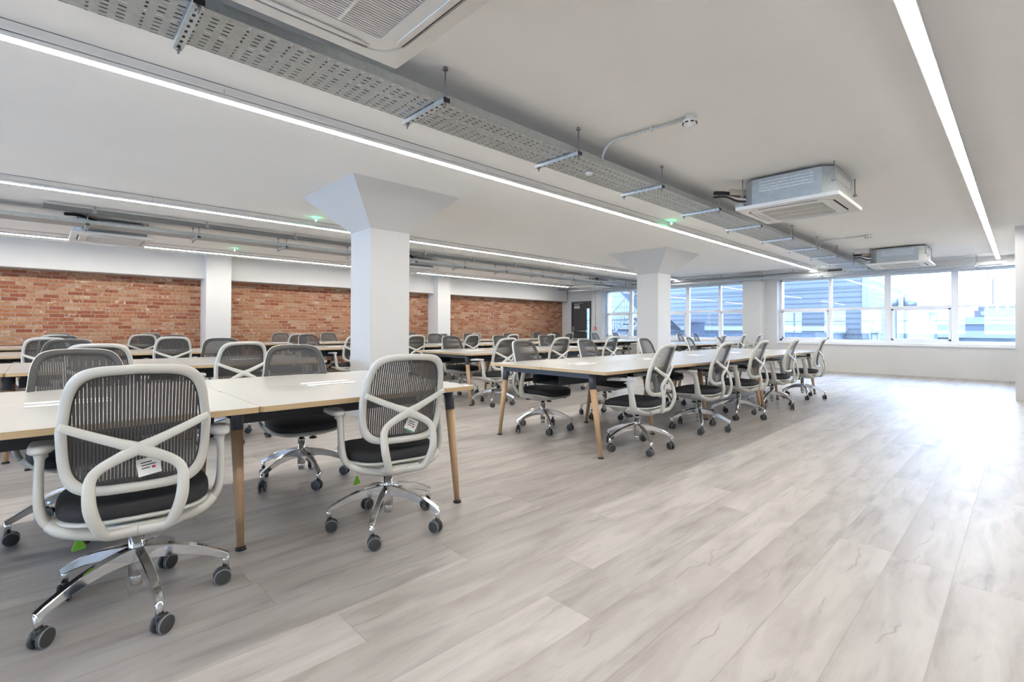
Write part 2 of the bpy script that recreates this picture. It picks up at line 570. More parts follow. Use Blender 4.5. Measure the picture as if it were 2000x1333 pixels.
# back wall: white wall with a recess of brick between pilasters
b = MB().box(XE-.3, XG+.3, YB, YB+.3, 0, H)
struct('wall_back', b, 'brick', 'long exposed orange-red brick wall behind the rows of desks', 'wall')
PF = 12.39
pil = [(-3.75, -3.26), (2.556, 3.047), (8.70, 9.17)]
b = MB().box(XE, XG, 12.6, YB, 2.149, H)
struct('trim_1', b, 'wall', 'white painted beam running above the brick wall', 'beam')
for i, (x0, x1) in enumerate(pil):
    b = MB().box(x0, x1, PF, YB, 0, H)
    lab = ['white pilaster on the brick wall beyond the left edge', 'white pilaster on the brick wall left of the big column', 'white pilaster on the brick wall right of the big column'][i]
    struct('trim_%d' % (i+2), b, 'wall', lab, 'pilaster')
# window wall (right)
Y_A0, Y_A1 = 5.55, 10.68     # left glazed bay
Y_B0, Y_B1 = -.9, 4.76       # right glazed bay
Z0, Z1 = .76, 2.46
w = MB()
w.box(XW, XG+.3, 4.76, 5.55, 0, H)
w.box(XW, XG+.3, 10.68, 11.12, 0, H)
w.box(XW, XG+.3, Y_A0, Y_A1, 0, .70).box(XW, XG+.3, Y_A0, Y_A1, Z1, H)
w.box(XW, XG+.3, YS, Y_B1, 0, .70).box(XW, XG+.3, YS, Y_B1, Z1, H)
w.box(XW, XG+.3, YS, Y_B0, .7, Z1)
# door bay
w.box(XG+.1, XG+.3, 11.12, 11.48, 0, H).box(XG+.1, XG+.3, 12.42, YB, 0, H).box(XG+.1, XG+.3, 11.48, 12.42, 2.14, H)
struct('wall_right', w, 'wall', 'white window wall at the far right end of the office', 'wall')
b = MB().box(14.42, XW, 5.06, 5.56, 0, H)
struct('trim_5', b, 'wall', 'white pier standing between the two banks of windows', 'pier')
b = MB().box(XW-.03, XG-.03, Y_B0, Y_B1, .70, .765)
struct('trim_6', b, 'pvc', 'white window sill under the right bank of windows', 'window sill')
b = MB().box(XW-.03, XG-.03, Y_A0, Y_A1, .70, .765)
struct('trim_7', b, 'pvc', 'white window sill under the left bank of windows', 'window sill')
# side wall / projecting core at the right edge of the frame
b = MB().box(10.78, XW, YS, .095, 0, H)
struct('wall_side', b, 'wall', 'white wall end at the right edge of the view', 'wall')
b = MB().box(XE-.3, 10.78, YS-.3, YS, 0, H)
struct('wall_front', b, 'wall', 'white wall behind the camera', 'wall')
# rear wall with windows that light the room from behind the camera
w = MB()
rw = [(-1.6, 1.6), (2.3, 5.5), (6.2, 9.4), (10.0, 12.4)]
w.box(XE-.3, XE, YS, YB, 0, .8).box(XE-.3, XE, YS, YB, 2.4, H)
ys = [YS]+[v for p in rw for v in p]+[YB]
for i in range(0, len(ys), 2):
    w.box(XE-.3, XE, ys[i], ys[i+1], .8, 2.4)
struct('wall_left', w, 'wall', 'white wall with daylight windows behind the camera to the left', 'wall')

def window(name, label, plane, x, panes, z0, z1, zt, fw=.045, depth=.07):
    """panes: list of y edges; zt transom height; casements in the lower row"""
    fr = MB()
    y0, y1 = panes[0][0], panes[-1][1]
    fr.box(x-depth/2, x+depth/2, y0, y1, z0, z0+fw+.02).box(x-depth/2, x+depth/2, y0, y1, z1-fw, z1)
    edges = [y0]
    fr.box(x-depth/2, x+depth/2, y0, y0+fw, z0, z1).box(x-depth/2, x+depth/2, y1-fw, y1, z0, z1)
    root = build(name, fr, 'pvc')
    tag(root, label, 'window', kind='structure')
    for k, (a, c, cas) in enumerate(panes):
        if k > 0:
            a0 = panes[k-1][1]
            mb = MB().box(x-depth/2-.01, x+depth/2+.01, a0, a, z0+fw+.021, z1-fw-.001)
            build('mullion', mb, 'pvc', root)
        yy0 = a+(fw if k == 0 else 0); yy1 = c-(fw if k == len(panes)-1 else 0)
        build('transom', MB().box(x-depth/2, x+depth/2, yy0+.001, yy1-.001, zt-.03, zt+.03), 'pvc', root)
        build('pane', MB().box(x+.008, x+.014, yy0+.001, yy1-.001, zt+.031, z1-fw-.001), 'glass', root)
        zl = z0+fw+.021
        if cas:
            f2 = .04
            mb = MB()
            ca, cc = yy0+.004, yy1-.004
            mb.box(x-.05, x+.02, ca, cc, zl, zl+f2).box(x-.05, x+.02, ca, cc, zt-.031-f2, zt-.033)
            mb.box(x-.05, x+.02, ca, ca+f2, zl, zt-.033).box(x-.05, x+.02, cc-f2, cc, zl, zt-.033)
            s_ = build('casement', mb, 'pvc', root)
            build('pane', MB().box(x-.012, x-.006, ca+f2, cc-f2, zl+f2, zt-.033-f2), 'glass', s_)
            ym = (ca+cc)/2
            build('handle', MB().box(x-.075, x-.05, ym-.05, ym+.05, zl+.012, zl+.03), 'white', s_)
        else:
            build('pane', MB().box(x+.008, x+.014, yy0+.001, yy1-.001, zl, zt-.031), 'glass', root)
    return root

k = XG/14.76
window('window_1', 'right bank of white framed windows facing the grey clad building', 'X', XG,
       [(Y_B0, 1.015*k, 0), (1.134*k, 2.212*k, 1), (2.341*k, 3.436*k, 0), (3.505*k, Y_B1, 1)], Z0, Z1, 1.625)
window('window_2', 'left bank of white framed windows behind the small column', 'X', XG,
       [(Y_A0, 6.31*k, 1), (6.38*k, 7.306*k, 0), (7.417*k, 8.35*k, 1), (8.42*k, 9.385*k, 0), (9.487*k, Y_A1, 1)], Z0, Z1, 1.635)
for i, (a, c) in enumerate(rw):
    window('window_%d' % (i+3), 'daylight window of the rear wall, rightmost bay behind the camera' if i == 0 else 'daylight window of the rear wall, bay %s from the right' % ['', 'second', 'third', 'fourth'][i], 'X', XE-.12,
           [(a, (a+c)/2-.04, 0), ((a+c)/2+.04, c, 0)], .8, 2.4, 1.64)

# columns with flared heads
def column(cx, cy_, label):
    m_ = MB()
    hw, hc = .26, .69
    zc = 2.235
    sh = [(-hw, -hw*.96), (hw, -hw*.96), (hw, hw*.96), (-hw, hw*.96)]
    m_.prism([(cx+a, cy_+b_) for a, b_ in sh], 0, zc)
    r = [[(cx+a, cy_+b_, zc) for a, b_ in sh], [(cx+sx*hc, cy_+sy*hc, H) for sx, sy in ((-1, -1), (1, -1), (1, 1), (-1, 1))]]
    m_.rings(r, smooth=False, cap=(False, True))
    o = build('column', m_, 'wall')
    tag(o, label, 'column', 'flared columns', 'structure')
    return o
column(2.984, 5.48, 'big white column with a flared head behind the front desks')
column(9.43, 5.48, 'smaller white column with a flared head, in front of the windows')

# door bay
dr = MB()
dx = XG+.1
dr.box(dx-.04, dx+.06, 11.48, 11.53, 0, 2.14).box(dx-.04, dx+.06, 12.37, 12.42, 0, 2.14).box(dx-.04, dx+.06, 11.53, 12.37, 2.09, 2.14)
door = build('door_1', dr, 'door')
tag(door, 'charcoal grey exit door at the end of the brick wall', 'door', kind='structure')
build('leaf', MB().box(dx-.01, dx+.035, 11.70, 12.365, .01, 2.085), 'door', door)
build('vision_panel_frame', MB().box(dx-.01, dx+.035, 11.535, 11.695, .01, .2).box(dx-.01, dx+.035, 11.535, 11.695, 1.86, 2.085).box(dx-.01, dx+.035, 11.535, 11.55, .2, 1.86), 'door', door)
build('pane', MB().box(dx+.01, dx+.016, 11.552, 11.693, .202, 1.858), 'glass', door)
build('panic_bar', MB().cyl((dx-.07, 11.66, .98), (dx-.07, 12.30, .98), .018, n=10).box(dx-.08, dx-.011, 11.64, 11.69, .93, 1.03).box(dx-.08, dx-.011, 12.27, 12.33, .90, 1.16), 'steel', door)
build('door_closer', MB().box(dx-.07, dx-.011, 12.02, 12.26, 1.99, 2.05).box(dx-.06, dx-.05, 11.8, 12.1, 2.06, 2.07), 'steel', door)
s_ = build('sign', MB().box(dx-.016, dx-.011, 12.03, 12.29, 1.87, 1.96), 'white', door)
sg = MB()
for i in range(5):
    sg.box(dx-.0175, dx-.0165, 12.07+i*.04, 12.07+i*.04+.026, 1.895, 1.935)
build('sign_lettering', sg, 'greencard', s_)

# skirting lines
b = MB().box(XW-.012, XW-.001, .1, 5.05, 0, .06).box(XW-.012, XW-.001, 5.57, 11.1, 0, .06)
struct('baseboard_right', b, 'wall', 'low white skirting under the window wall', 'skirting')

# floor access hatches near the window wall
for i, (x0, y0, y1) in enumerate([(12.16, 2.47, 2.85), (12.09, 1.25, 1.63)]):
    t = thing('floor_box', ['flush floor box lid near the window sill wall, further left one', 'flush floor box lid near the window sill wall, further right one'][i], 'floor box', (x0, (y0+y1)/2, 0), 0, 'floor boxes')
    hwd = (y1-y0)/2
    build('lid', MB().box(-.12, .12, -hwd, hwd, .0005, .004), 'galv_dull', t)
    build('lid_handle', MB().box(-.125, -.121, -hwd, hwd, .0005, .007), 'galv', t)

# ------------------------------------------------------------------ LED lines
def led_line(y, x0, x1, label, z=2.60, wires=()):
    t = thing('led_light', label, 'light', (x0, y, z), 0, 'linear LED lights')
    L = x1-x0
    hw = .031
    ms = MB().box(0, L, -hw-.004, -hw, 0, .03).box(0, L, hw, hw+.004, 0, .03).box(0, L, -hw-.004, hw+.004, .026, .032)
    ms.box(-.003, 0, -hw-.004, hw+.004, 0, .032).box(L, L+.003, -hw-.004, hw+.004, 0, .032)
    build('housing', ms, 'white', t)
    n = max(1, int(L/2.4))
    for i in range(n):
        build('diffuser', MB().box(L*i/n+.001, L*(i+1)/n-.001, -hw+.0015, hw-.0015, -.003, .018), 'led', t)
    for xw in wires:
        build('suspension_wire', MB().cyl((xw-x0, 0, .0325), (xw-x0, 0, H-z-.001), .0012, n=6), 'rod', t)
    return t
led_line(.377, -5.5, 14.59, 'LED strip light at the top right, over the open floor', wires=(-2, 1, 4, 7, 10, 13))
led_line(3.719, -5.5, 14.60, 'longest LED strip light crossing over the front row of desks', wires=(-1.5, .86, 3.2, 5.6, 8, 10.4, 12.8))
led_line(7.46, -5.5, 14.2, 'LED strip light passing behind both columns over the second row', wires=(-1.5, .95, 3.6, 6, 8.4, 10.8, 13))
led_line(11.58, -5.5, 13.9, 'LED strip light nearest the brick wall', wires=(-1.5, 1, 3.6, 6, 8.4, 10.8, 13))
for y, lab in ((3.66, 'thin grey cable along the ceiling above the longest strip light'), (7.40, 'thin grey cable along the ceiling above the strip light behind the columns'), (11.52, 'thin grey cable along the ceiling near the brick wall')):
    o = build('ceiling_cable', MB().cyl((-5.5, y, H-.003), (14.2, y, H-.003), .0025, n=6), 'trunk')
    tag(o, lab, 'cable', 'ceiling cables')
for (x, y, lab) in ((6.67, 3.59, 'green emergency indicator by the longest strip light'), (2.84, 7.11, 'green emergency indicator left of the big column'), (2.77, 11.04, 'green emergency indicator over the brick wall pilaster')):
    t = thing('emergency_indicator', lab, 'indicator light', (x, y, 2.635), 0, 'green emergency indicators')
    build('holder', MB().cyl((0, 0, .006), (0, 0, H-2.636), .008, n=8), 'white', t)
    build('lens', MB().cyl((0, 0, -.012), (0, 0, .006), .010, .011, n=10), 'ledgreen', t)

# ------------------------------------------------------------------ cable trays
def strut_mesh(L):
    """slotted channel along Y"""
    m_ = MB()
    m_.box(-.021, .021, 0, L, -.003, 0)
    m_.box(-.021, -.018, 0, L, 0, .021).box(.018, .021, 0, L, 0, .021)
    n = int(L/.055)
    for i in range(n):
        yy = .035+i*.055
        m_.box(-.006, .006, yy, yy+.022, -.0036, -.0031, mi=1)
    return m_.mesh('strut', ['galv', 'dark'])
def tray_run(name, label, axis_x, y0, width, zb, xs, xe, bx, bl, group):
    """tray along X with brackets at bx; y0 = rod line"""
    t = thing(name, label, 'cable tray', (xs, y0, zb), 0, group)
    L = xe-xs
    ta = MB()
    ta.box(0, L, .03, .03+width, .026, .0275)
    build('tray_bed', ta, 'tray', t)
    sd = MB().box(0, L, .0285, .0300, .0262, .078).box(0, L, .03+width, .0315+width, .0262, .078)
    sd.box(0, L, .030, .042, .0765, .078).box(0, L, .018+width, .03+width, .0765, .078)
    build('tray_side', sd, 'galv_dull', t)
    me = strut_mesh(bl)
    rodh = H-zb
    rm = MB().cyl((0, 0, -.035), (0, 0, rodh-.001), .005, n=6).cyl((0, 0, rodh-.02), (0, 0, rodh-.002), .018, .012, n=8)
    rm.cyl((0, 0, -.018), (0, 0, -.006), .012, n=6).cyl((0, 0, .023), (0, 0, .033), .012, n=6)
    rme = rm.mesh('threaded_rod', 'rod')
    cap = MB().box(-.022, .022, -.008, 0, -.004, .022).mesh('end_cap', 'blackp')
    for x in bx:
        s1 = put('support_strut', me, t, (x-xs, -.03, 0))
        put('threaded_rod', rme, s1, (0, .012, 0))
        put('threaded_rod', rme, s1, (0, bl-.03, 0))
        put('end_cap', cap, s1, (0, 0, 0))
    return t
tray_run('cable_tray', 'perforated cable tray nearest the camera, under the ceiling', 0, 2.47, .385, 2.462, -2.0, 14.2, [.466+1.3*i for i in range(-1, 11)], .475, 'ceiling cable trays')
tray_run('cable_tray', 'cable tray hanging in front of the brick wall', 0, 8.85, .37, 2.462, -3.0, 13.9, [.412+1.305*i for i in range(-2, 11)], .47, 'ceiling cable trays')
for i, (yy, zz, r_) in enumerate(((2.59, 2.503, .013), (2.665, 2.506, .016), (2.765, 2.503, .013), (9.0, 2.499, .009), (9.07, 2.502, .012))):
    pts = [(x, yy+.012*math.sin(x*1.7+i), zz+r_*.0) for x in [-1.8+.5*k_ for k_ in range(32)]]
    lab = ['black data cable in the nearest tray, on the camera side', 'thick black cable along the middle of the nearest tray', 'black data cable in the nearest tray, on the brick wall side',
           'black data cable in the tray by the brick wall, camera side', 'thick black cable in the tray by the brick wall'][i]
    tag(build('black_cable', MB().tube(pts, r_), 'insul'), lab, 'cable', 'cables lying in the trays')
# tray across the window wall
def yrun():
    t = thing('cable_tray', 'cable tray crossing in front of the window heads', 'cable tray', (14.28, .3, 2.43), 0, 'ceiling cable trays')
    L = 11.6
    build('tray_bed', MB().box(0, .2, 0, L, .026, .0275), 'galv_dull', t)
    build('tray_side', MB().box(0, .0015, 0, L, .0277, .08).box(.1985, .2, 0, L, .0277, .08), 'galv_dull', t)
    me = MB().box(-.06, .26, -.02, .02, 0, .021).mesh('support_strut', 'galv')
    rme = MB().cyl((0, 0, -.03), (0, 0, H-2.43-.001), .005, n=6).cyl((0, 0, -.015), (0, 0, -.004), .012, n=6).mesh('threaded_rod', 'rod')
    for i in range(8):
        s1 = put('support_strut', me, t, (0, .4+1.45*i, 0))
        put('threaded_rod', rme, s1, (-.04, 0, 0)); put('threaded_rod', rme, s1, (.24, 0, 0))
yrun()
t = thing('wiring_trunk', 'dark grey wiring trunk along the ceiling beside the brick wall tray', 'trunking', (0, 8.6, 2.615), 0, 'ceiling trunking')
build('trunk_body', MB().box(0, 13.9, -.03, .03, -.03, .025), 'trunk', t)
build('trunk_end_cap', MB().box(-.03, 0, -.03, .03, -.03, .03), 'trunk', t)
hm = MB().cyl((0, 0, .026), (0, 0, H-2.615-.001), .006, n=6).box(-.02, .02, -.036, .036, -.036, -.031).box(-.02, .02, -.036, -.031, -.031, .026).box(-.02, .02, .031, .036, -.031, .026).mesh('hanger', 'rod')
for i in range(11):
    put('hanger', hm, t, (.47+1.305*i, 0, 0))
t = thing('wiring_trunk', 'black wiring trunk above the window wall tray', 'trunking', (14.2, 3.4, 2.56), 0, 'ceiling trunking')
build('trunk_body', MB().box(-.02, .02, 0, 8.9, -.02, .02), 'trunk', t)
build('trunk_end_cap', MB().box(-.025, .025, -.3, 0, -.025, .025), 'blackp', t)
for i in range(5):
    put('hanger', MB().cyl((0, 0, .0205), (0, 0, H-2.56-.001), .006, n=6).mesh('hanger', 'rod'), t, (0, .8+1.9*i, 0))
o = build('wiring_trunk', MB().box(-2, 1.02, 2.30, 2.40, 2.60, 2.66), 'trunk')
tag(o, 'grey trunking between the nearest tray and the nearest ceiling cassette', 'trunking', 'ceiling trunking')
o = build('ceiling_sensor', MB().cyl((3.53, 2.70, 2.462), (3.53, 2.70, 2.486), .030, .036, n=24).cyl((3.53, 2.70, 2.456), (3.53, 2.70, 2.462), .016, n=16), 'white')
tag(o, 'small white round sensor under the nearest cable tray', 'sensor')

# ------------------------------------------------------------------ air conditioning cassettes
def rrect(hx, hy, r, n=5):
    pts = []
    for cx_, cy_, a0 in ((hx-r, hy-r, 0), (-hx+r, hy-r, 90), (-hx+r, -hy+r, 180), (hx-r, -hy+r, 270)):
        for i in range(n+1):
            a = R(a0+90*i/n)
            pts.append((cx_+r*math.cos(a), cy_+r*math.sin(a)))
    return pts
def cassette(x0, y0, z, label, pipes=1):
    S = .475
    cx_, cy_ = x0+S, y0+S
    t = thing('air_conditioner', label, 'air conditioner', (cx_, cy_, z), 0, 'ceiling cassettes')
    zt_ = H-z-.03
    # sheet-metal casing, chamfered corners
    q = .42; ch = .10
    oct_ = [(q, -q+ch), (q, q-ch), (q-ch, q), (-q+ch, q), (-q, q-ch), (-q, -q+ch), (-q+ch, -q), (q-ch, -q)]
    cs = MB().prism(oct_, .045, zt_)
    build('casing', cs, 'galv_dull', t)
    for k_ in range(3):
        for sx in (-1, 1):
            build('knockout_plate', MB().box(-.30+.17*k_, -.30+.17*k_+.16, sx*(q+.0015)-.0012, sx*(q+.0015)+.0012, zt_-.12, zt_-.055), 'galv', t)
    for k_ in range(4):
        for sx in (-1, 1):
            build('vent_slat', MB().box(sx*(q+.0015)-.0012, sx*(q+.0015)+.0012, -.25, .25, zt_-.05-.03*k_, zt_-.037-.03*k_), 'galv', t)
    # fascia: outer panel with recessed channel
    def ring(s_, zz, r_): return [(a, b_, zz) for a, b_ in rrect(s_, s_, r_)]
    pn = MB()
    pn.rings([ring(.475, .042, .015), ring(.475, .010, .015), ring(.472, .006, .015), ring(.400, .000, .13), ring(.396, .012, .13)], smooth=False, cap=(True, False))
    pn.rings([ring(.386, .012, .12), ring(.384, -.001, .12), ring(.32, -.005, .05), ring(.285, -.005, .012), ring(.285, .006, .012)], smooth=False, cap=(False, False))
    build('fascia', pn, 'acpanel', t)
    ln = MB().rings([ring(.396, .0118, .13), ring(.386, .0118, .12)], cap=(False, False))
    build('channel', ln, 'trunk', t)
    # inlet grille: many slats in one mesh
    g = MB()
    for i in range(38):
        yy = -.272+i*.0147
        g.box(-.28, .28, yy, yy+.0062, -.004, .006)
    for xx in (-.095, .095):
        g.box(xx-.006, xx+.006, -.28, .28, -.005, .004)
    g.box(-.284, .284, -.284, .284, .014, .018, mi=1)
    build('inlet_grille', g, ['acpanel', 'acgrille'], t)
    for a in range(4):
        lv = MB().ribbon([(-.27, -.366, .001), (-.2, -.362, -.006), (.2, -.362, -.006), (.27, -.366, .001)], (0, .25, 1), [.02, .042, .042, .02], .006)
        lv.box(-.275, .275, -.388, -.384, -.0015, .010, mi=1)
        build('air_louvre', lv, ['acpanel', 'dark'], t, rz=a*PI/2)
    rod = MB().cyl((0, 0, .15), (0, 0, H-z-.001), .006, n=6).box(-.02, .02, -.02, .02, .16, .175).mesh('hanger_rod', 'rod')
    for sx, sy in ((1, 1), (-1, 1), (1, -1), (-1, -1)):
        put('hanger_rod', rod, t, (sx*.36 + sx*.05, sy*.38+sy*.04, 0))
    if pipes:
        sg_ = 1 if y0 < 5 else -1
        pp = MB()
        pp.tube(catmull([(-.2, sg_*.42, .20), (-.28, sg_*.52, .22), (-.40, sg_*.60, .235), (-.55, sg_*.66, .22)]), .022)
        pp.tube(catmull([(-.3, sg_*.42, .13), (-.36, sg_*.5, .14), (-.5, sg_*.56, .17), (-.62, sg_*.64, .16)]), .012)
        build('refrigerant_pipe', pp, 'insul', t)
        build('pipe_lagging', MB().tube([(-.24, sg_*.425, .24), (-.30, sg_*.51, .245), (-.38, sg_*.57, .25)], .035), 'tan', t)
        build('drain_tray', MB().box(-.36, -.05, min(sg_*.43, sg_*.52), max(sg_*.43, sg_*.52), .07, .10), 'galv_dull', t)
    return t
cassette(.285, 1.17, 2.335, 'white ceiling cassette air conditioner filling the top of the view')
cassette(5.33, 1.185, 2.335, 'white ceiling cassette air conditioner in the middle of the open ceiling')
cassette(11.70, 1.20, 2.335, 'farthest ceiling cassette air conditioner, close to the window wall')
cassette(.26, 9.37, 2.42, 'ceiling cassette air conditioner at the left, above the brick wall desks')
cassette(5.65, 9.37, 2.42, 'ceiling cassette air conditioner just right of the big column')
cassette(12.5, 9.4, 2.42, 'ceiling cassette air conditioner above the exit door')

# smoke detectors with conduit
def detector(x, y, bend, label):
    t = thing('smoke_detector', label, 'smoke detector', (x, y, H), 0, 'smoke detectors')
    d = MB()
    n = 24
    prof = [(.034, -.001), (.034, -.03), (.050, -.032), (.052, -.052), (.046, -.066), (.030, -.074), (.024, -.088), (.008, -.090)]
    d.rings([[(r_*math.cos(2*PI*i/n), r_*math.sin(2*PI*i/n), z) for i in range(n)] for r_, z in prof])
    build('detector_body', d, 'white', t)
    s_ = MB()
    for i in range(8):
        a = 2*PI*i/8
        s_.obox((.0505*math.cos(a), .0505*math.sin(a), -.0595), (-.011*math.sin(a), .011*math.cos(a), 0), (.0025*math.cos(a), .0025*math.sin(a), 0), (0, 0, .0045))
    build('sensing_slots', s_, 'dark', t)
    bx, by = bend
    pts = [(-.0, .036, -.018), (bx*.5, by*.5, -.02), (bx*.85, by-.22, -.02)]+[(bx*.9, by-.15+.15*math.sin(a_), -.02-.15*(1-math.cos(a_))) for a_ in (0, .3, .6, .9, 1.2, 1.5)]
    build('conduit', MB().tube(pts, .010, n=10), 'galv', t)
    build('conduit_clip', MB().box(bx*.4-.012, bx*.4+.012, by*.4-.012, by*.4+.012, -.034, -.001), 'galv', t)
detector(3.49, 1.73, (-.05, .77), 'round white smoke detector on the ceiling, the nearer one with steel conduit')
detector(9.98, 1.80, (.05, .75), 'round white smoke detector on the ceiling, the farther one')

# fire call point with conduit
t = thing('fire_call_point', 'red fire alarm call point beside the exit door', 'fire alarm', (XW, 10.98, 1.08), 0)
build('housing', MB().box(-.035, -.001, -.05, .05, -.05, .05), 'red', t)
build('call_plate', MB().box(-.037, -.0355, -.025, .025, -.025, .02), 'white', t)
build('conduit', MB().cyl((-.012, 0, .051), (-.012, 0, H-1.09), .010, n=8), 'galv', t)

# ------------------------------------------------------------------ desks
ZT = .723
DW, DD = 1.218, .712
dm = MB()
c_ = .012
def deskpts(w_, d_): return [(c_, 0), (w_-c_, 0), (w_, c_), (w_, d_-c_), (w_-c_, d_), (c_, d_), (0, d_-c_), (0, c_)]
dm.prism(deskpts(DW-.003, DD), ZT-.025, ZT, mi=0, mtop=0, mside=1)
DESK = dm.mesh('desktop', ['top', 'edge'])
fl_ = MB().box(-.15, .15, -.028, .028, ZT+.0004, ZT+.004).mesh('cable_flap', 'white')
pw = MB().box(-.13, .13, -.03, .03, ZT-.15, ZT-.09).box(-.12, -.04, -.0305, -.030, ZT-.14, ZT-.10, mi=1).box(.0, .08, -.0305, -.030, ZT-.14, ZT-.10, mi=1).mesh('power_module', ['white', 'dark'])
ct = MB()
ct.box(.06, DW-.06, -.16, .16, .56, .563).box(.06, DW-.06, -.162, -.16, .56, .64).box(.06, DW-.06, .16, .162, .56, .64)
ct.box(.2, .22, -.15, .15, .6405, .697).box(DW-.22, DW-.2, -.15, .15, .6405, .697)
CTRAY = ct.mesh('under_desk_tray', 'slate_dk')
LEGC = {}
def leg_meshes(dy):
    """leg leaning by dy from foot to top (top shifted by +dy)"""
    key = round(dy, 3)
    if key in LEGC: return LEGC[key]
    zt_ = ZT-.026
    f = lambda z: (0, dy*z/zt_, z)
    a = MB().cyl(f(.565), f(zt_), .0290, .0315, n=16).mesh('leg', 'slate')
    b_ = MB().cyl(f(.013), f(.5645), .0165, .0285, n=16).mesh('timber_section', 'leg')
    c = MB().cyl((0, 0, 0), (0, 0, .013), .026, .021, n=16).mesh('foot', 'blackp')
    LEGC[key] = (a, b_, c)
    return LEGC[key]
def put_leg(root, x, y, dy):
    a, b_, c = leg_meshes(dy)
    o = put('leg', a, root, (x, y, 0))
    put('timber_section', b_, o); put('foot', c, o)
def bench(x0, y0, n, label, group):
    t = thing('bench_desk', label, 'desk', (x0, y0, 0), 0, group)
    TD = 2*DD+.003
    for i in range(n):
        for j in range(2):
            put('desktop', DESK, t, (i*DW, j*(DD+.003), 0))
            put('cable_flap', fl_, t, (i*DW+DW/2, TD/2+(-.055 if j == 0 else .055), 0))
        put('under_desk_tray', CTRAY, t, (i*DW, TD/2, 0))
        put('power_module', pw, t, (i*DW+DW*.42, TD/2-.06, 0))
    L = n*DW
    rail = MB().box(-.016, .016, .19, TD-.19, ZT-.072, ZT-.026).mesh('end_rail', 'slate')
    for k_ in range(n+1):
        end = k_ in (0, n)
        xx = .06 if k_ == 0 else (L-.06 if k_ == n else k_*DW)
        ins = .09 if end else .29
        if end: put('end_rail', rail, t, (xx, 0, 0))
        else: put('end_rail', MB().box(-.016, .016, .40, TD-.40, ZT-.072, ZT-.026).mesh('end_rail', 'slate_dk'), t, (xx, 0, 0))
        put_leg(t, xx, ins, .10)
        put_leg(t, xx, TD-ins, -.10)
    build('side_beam', MB().box(.10, L-.10, .42, .45, ZT-.062, ZT-.027), 'slate_dk', t)
    build('side_beam', MB().box(.10, L-.10, TD-.45, TD-.42, ZT-.062, ZT-.027), 'slate_dk', t)
    return t
YR = [2.334, 5.22, 8.10, 10.98]
bench(-1.74, YR[0], 3, 'nearest bench desk at the lower left, its end leg beside the aisle', 'front row bench desks')
bench(3.28, YR[0], 3, 'middle bench desk of three joined tops with its slate end frame facing the camera', 'front row bench desks')
bench(6.95, YR[0], 2, 'shorter two-top bench desk continuing the front row toward the windows', 'front row bench desks')
bench(-1.43, YR[1], 3, 'second row bench desk at the left, ending before the big column', 'second row bench desks')
bench(4.23, YR[1], 3, 'second row bench desk starting just right of the big column', 'second row bench desks')
bench(10.35, YR[1], 3, 'second row bench desk between the small column and the windows', 'second row bench desks')
bench(-1.74, YR[2], 3, 'third row bench desk at the far left edge', 'third row bench desks')
bench(3.28, YR[2], 3, 'third row bench desk whose end shows just left of the big column', 'third row bench desks')
bench(6.95, YR[2], 3, 'third row bench desk, second one right of the big column', 'third row bench desks')
bench(10.63, YR[2], 3, 'third row bench desk nearest the window wall', 'third row bench desks')
bench(-1.74, YR[3], 3, 'bench desk against the brick wall at the left edge', 'brick wall row bench desks')
bench(3.28, YR[3], 3, 'bench desk against the brick wall behind the big column', 'brick wall row bench desks')
bench(6.95, YR[3], 3, 'bench desk against the brick wall, right of the second pilaster', 'brick wall row bench desks')
bench(10.63, YR[3], 3, 'bench desk against the brick wall nearest the exit door', 'brick wall row bench desks')

